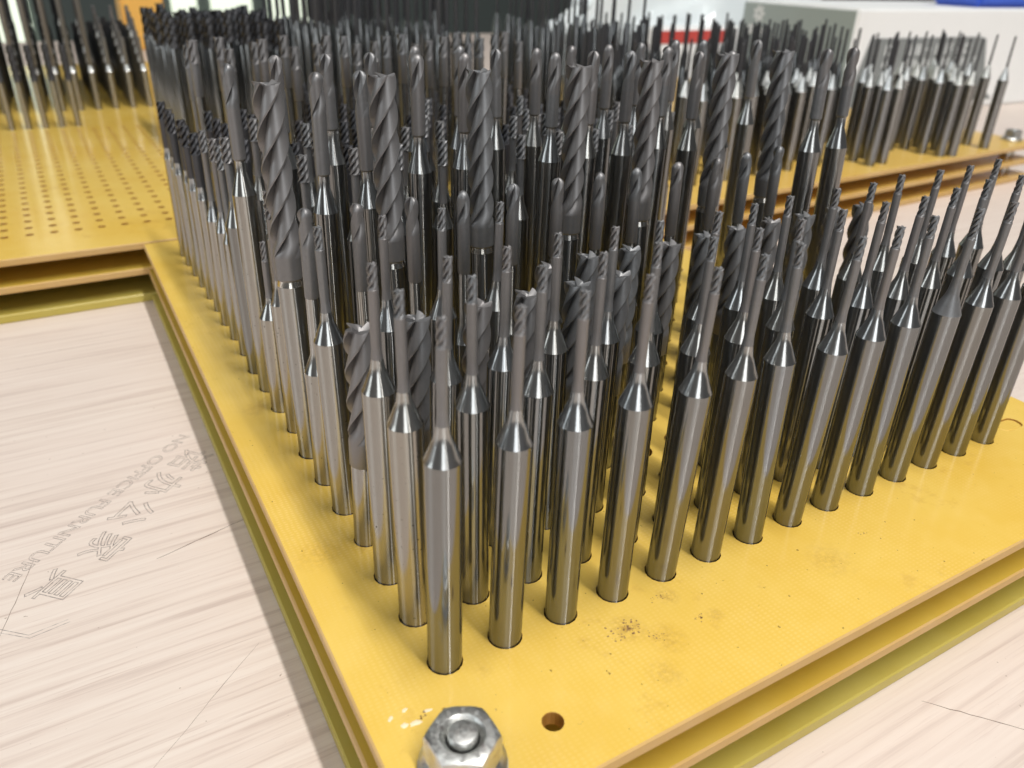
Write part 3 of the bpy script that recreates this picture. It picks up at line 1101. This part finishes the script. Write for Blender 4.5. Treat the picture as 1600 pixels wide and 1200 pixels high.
# label on the long face: local x along the face, local y up; the face looks towards -Y
LR = (math.radians(90), 0, 0)
lab = flat('label', [(15.5, 46.5), (3.5, 5.0), (152, 5.0), (140, 12), (128, 45), (122, 46.5)][::-1], GREYLAB, box, (0, -0.02, 0), LR, 0.35)


def glyph(w, h):
    """one row character of the out-of-focus print: a few strokes"""
    out = []
    for q in range(3):
        y = h * (0.1 + 0.38 * q)
        if rnd.random() < .8:
            out.append((0.05 * w, y, w * rnd.uniform(.6, .95), h * .14))
    for q in range(2):
        x = w * (0.08 + .62 * q)
        if rnd.random() < .75:
            out.append((x, 0, w * .17, h * rnd.uniform(.7, 1)))
    return out


for row_z, chars, hh in ((36.0, 9, 6.2), (28.8, 10, 4.8)):
    V, F = [], []
    for k in range(chars):
        if k == 1:
            continue
        gx = 30 + k * 9.6
        for (sx, sy, sw, sh) in glyph(7.2, hh):
            b0 = len(V)
            V += [(gx + sx, row_z + sy, 0), (gx + sx + sw, row_z + sy, 0), (gx + sx + sw, row_z + sy + sh, 0), (gx + sx, row_z + sy + sh, 0)]
            F.append((b0, b0 + 1, b0 + 2, b0 + 3))
    link('label_print', to_mesh('label_print', V, F, [WHITEINK], None, 0), lab, (0, 0, 0.39))

# flower emblems on the carton's grey-green end (it looks towards -X)
for (fy, fz, fr) in ((87, 55.5, 6.0), (93, 45.5, 3.6), (84, 44.5, 3.6)):
    V, F = [], []
    for k in range(7):
        a = k * 2 * math.pi / 7
        b0 = len(V)
        for q in range(8):
            t = q * math.pi / 4
            px_, py_ = fr * (.58 + .40 * math.cos(t)), fr * .22 * math.sin(t)
            V.append((px_ * math.cos(a) - py_ * math.sin(a), px_ * math.sin(a) + py_ * math.cos(a), 0))
        F.append(tuple(range(b0, b0 + 8)))
    link('flower_emblem', to_mesh('flower_emblem', V, F, [WHITEINK], None, 0), box, (-0.05, fy, fz), (math.radians(90), 0, math.radians(-90)))

pk = link('blue_packet', boxmesh('blue_packet', 0, 0, 0, 90, 40, 26, [BLUE], 3.0), None, (560, 306, 47.1), (0, 0, BR))
tag(pk, 'small blue packet lying on the white carton', 'packet')

# crumpled translucent-white plastic bag behind the carton
BAG, nt, b = new_mat('milky_plastic_film')
b.inputs['Base Color'].default_value = (0.74, 0.80, 0.82, 1)
b.inputs['Roughness'].default_value = 0.22
b.inputs['Subsurface Weight'].default_value = 0.0
V, F = [], []
nu, nv = 64, 26
for a in range(nv + 1):
    for k in range(nu):
        th, ph = 2 * math.pi * k / nu, (math.pi / 2) * a / nv
        p_ = Vector((math.cos(th) * math.cos(ph), math.sin(th) * math.cos(ph), math.sin(ph)))
        n_ = mnoise.noise(p_ * 3.1) * .20 + abs(mnoise.noise(p_ * 7.3)) * .16 + abs(mnoise.noise(p_ * 15)) * .05
        s_ = 1 + n_
        V.append((p_.x * 130 * s_, p_.y * 50 * s_, max(0, p_.z * 112 * s_)))
for a in range(nv):
    for k in range(nu):
        x_, y_ = a * nu + k, a * nu + (k + 1) % nu
        F.append((x_, y_, y_ + nu, x_ + nu))
bag = link('plastic_bag', to_mesh('plastic_bag', V, F, [BAG], None, 25), None, (478, 500, Z_TABLE))
tag(bag, 'crumpled milky plastic bag behind the white carton', 'bag')

rb = link('banded_case', boxmesh('banded_case', 0, 0, 0, 82, 14, 44, [WHITE], 2.0), None, (376, 428, Z_TABLE), (0, 0, -0.03))
tag(rb, 'low pale case with a red band in front of the plastic bag', 'case')
link('red_band', boxmesh('red_band', 3, -0.6, 33, 72, 0.4, 41.5, [RED], 0.2), rb)
oc = link('orange_box', boxmesh('orange_box', 0, 0, 0, 36, 40, 130, [ORANGE], 1.5), None, (66, 800, Z_TABLE))
tag(oc, 'orange box standing at the back of the table', 'box')

# ------------------------------------------------------------------ far wall with glazed doors
WALL = plain('dark_grey_wall', (0.17, 0.20, 0.19), 0.7, var=.1, scale=.003)
GLASS, nt, b = new_mat('daylit_glass_pane')
b.inputs['Base Color'].default_value = (0.7, 0.8, 0.7, 1)
b.inputs['Emission Color'].default_value = (0.93, 1.0, 0.80, 1)
b.inputs['Emission Strength'].default_value = 1.0
wr = link('wall', boxmesh('wall', -1800, 3000, -760, 5200, 3060, 1500, [WALL], 2))
wr['kind'] = 'structure'
for (x0, x1) in ((-120, 42), (455, 536), (580, 716), (772, 940), (-420, -260), (-760, -560)):
    link('window_pane', boxmesh('window_pane', x0, 2986, -600, x1, 2996, 900, [GLASS], 2), wr)
fl = link('floor', boxmesh('floor', -3000, -2000, -780, 5200, 3000, -762, [plain('grey_floor', (0.35, 0.34, 0.32), .5)], 1))
fl['kind'] = 'structure'
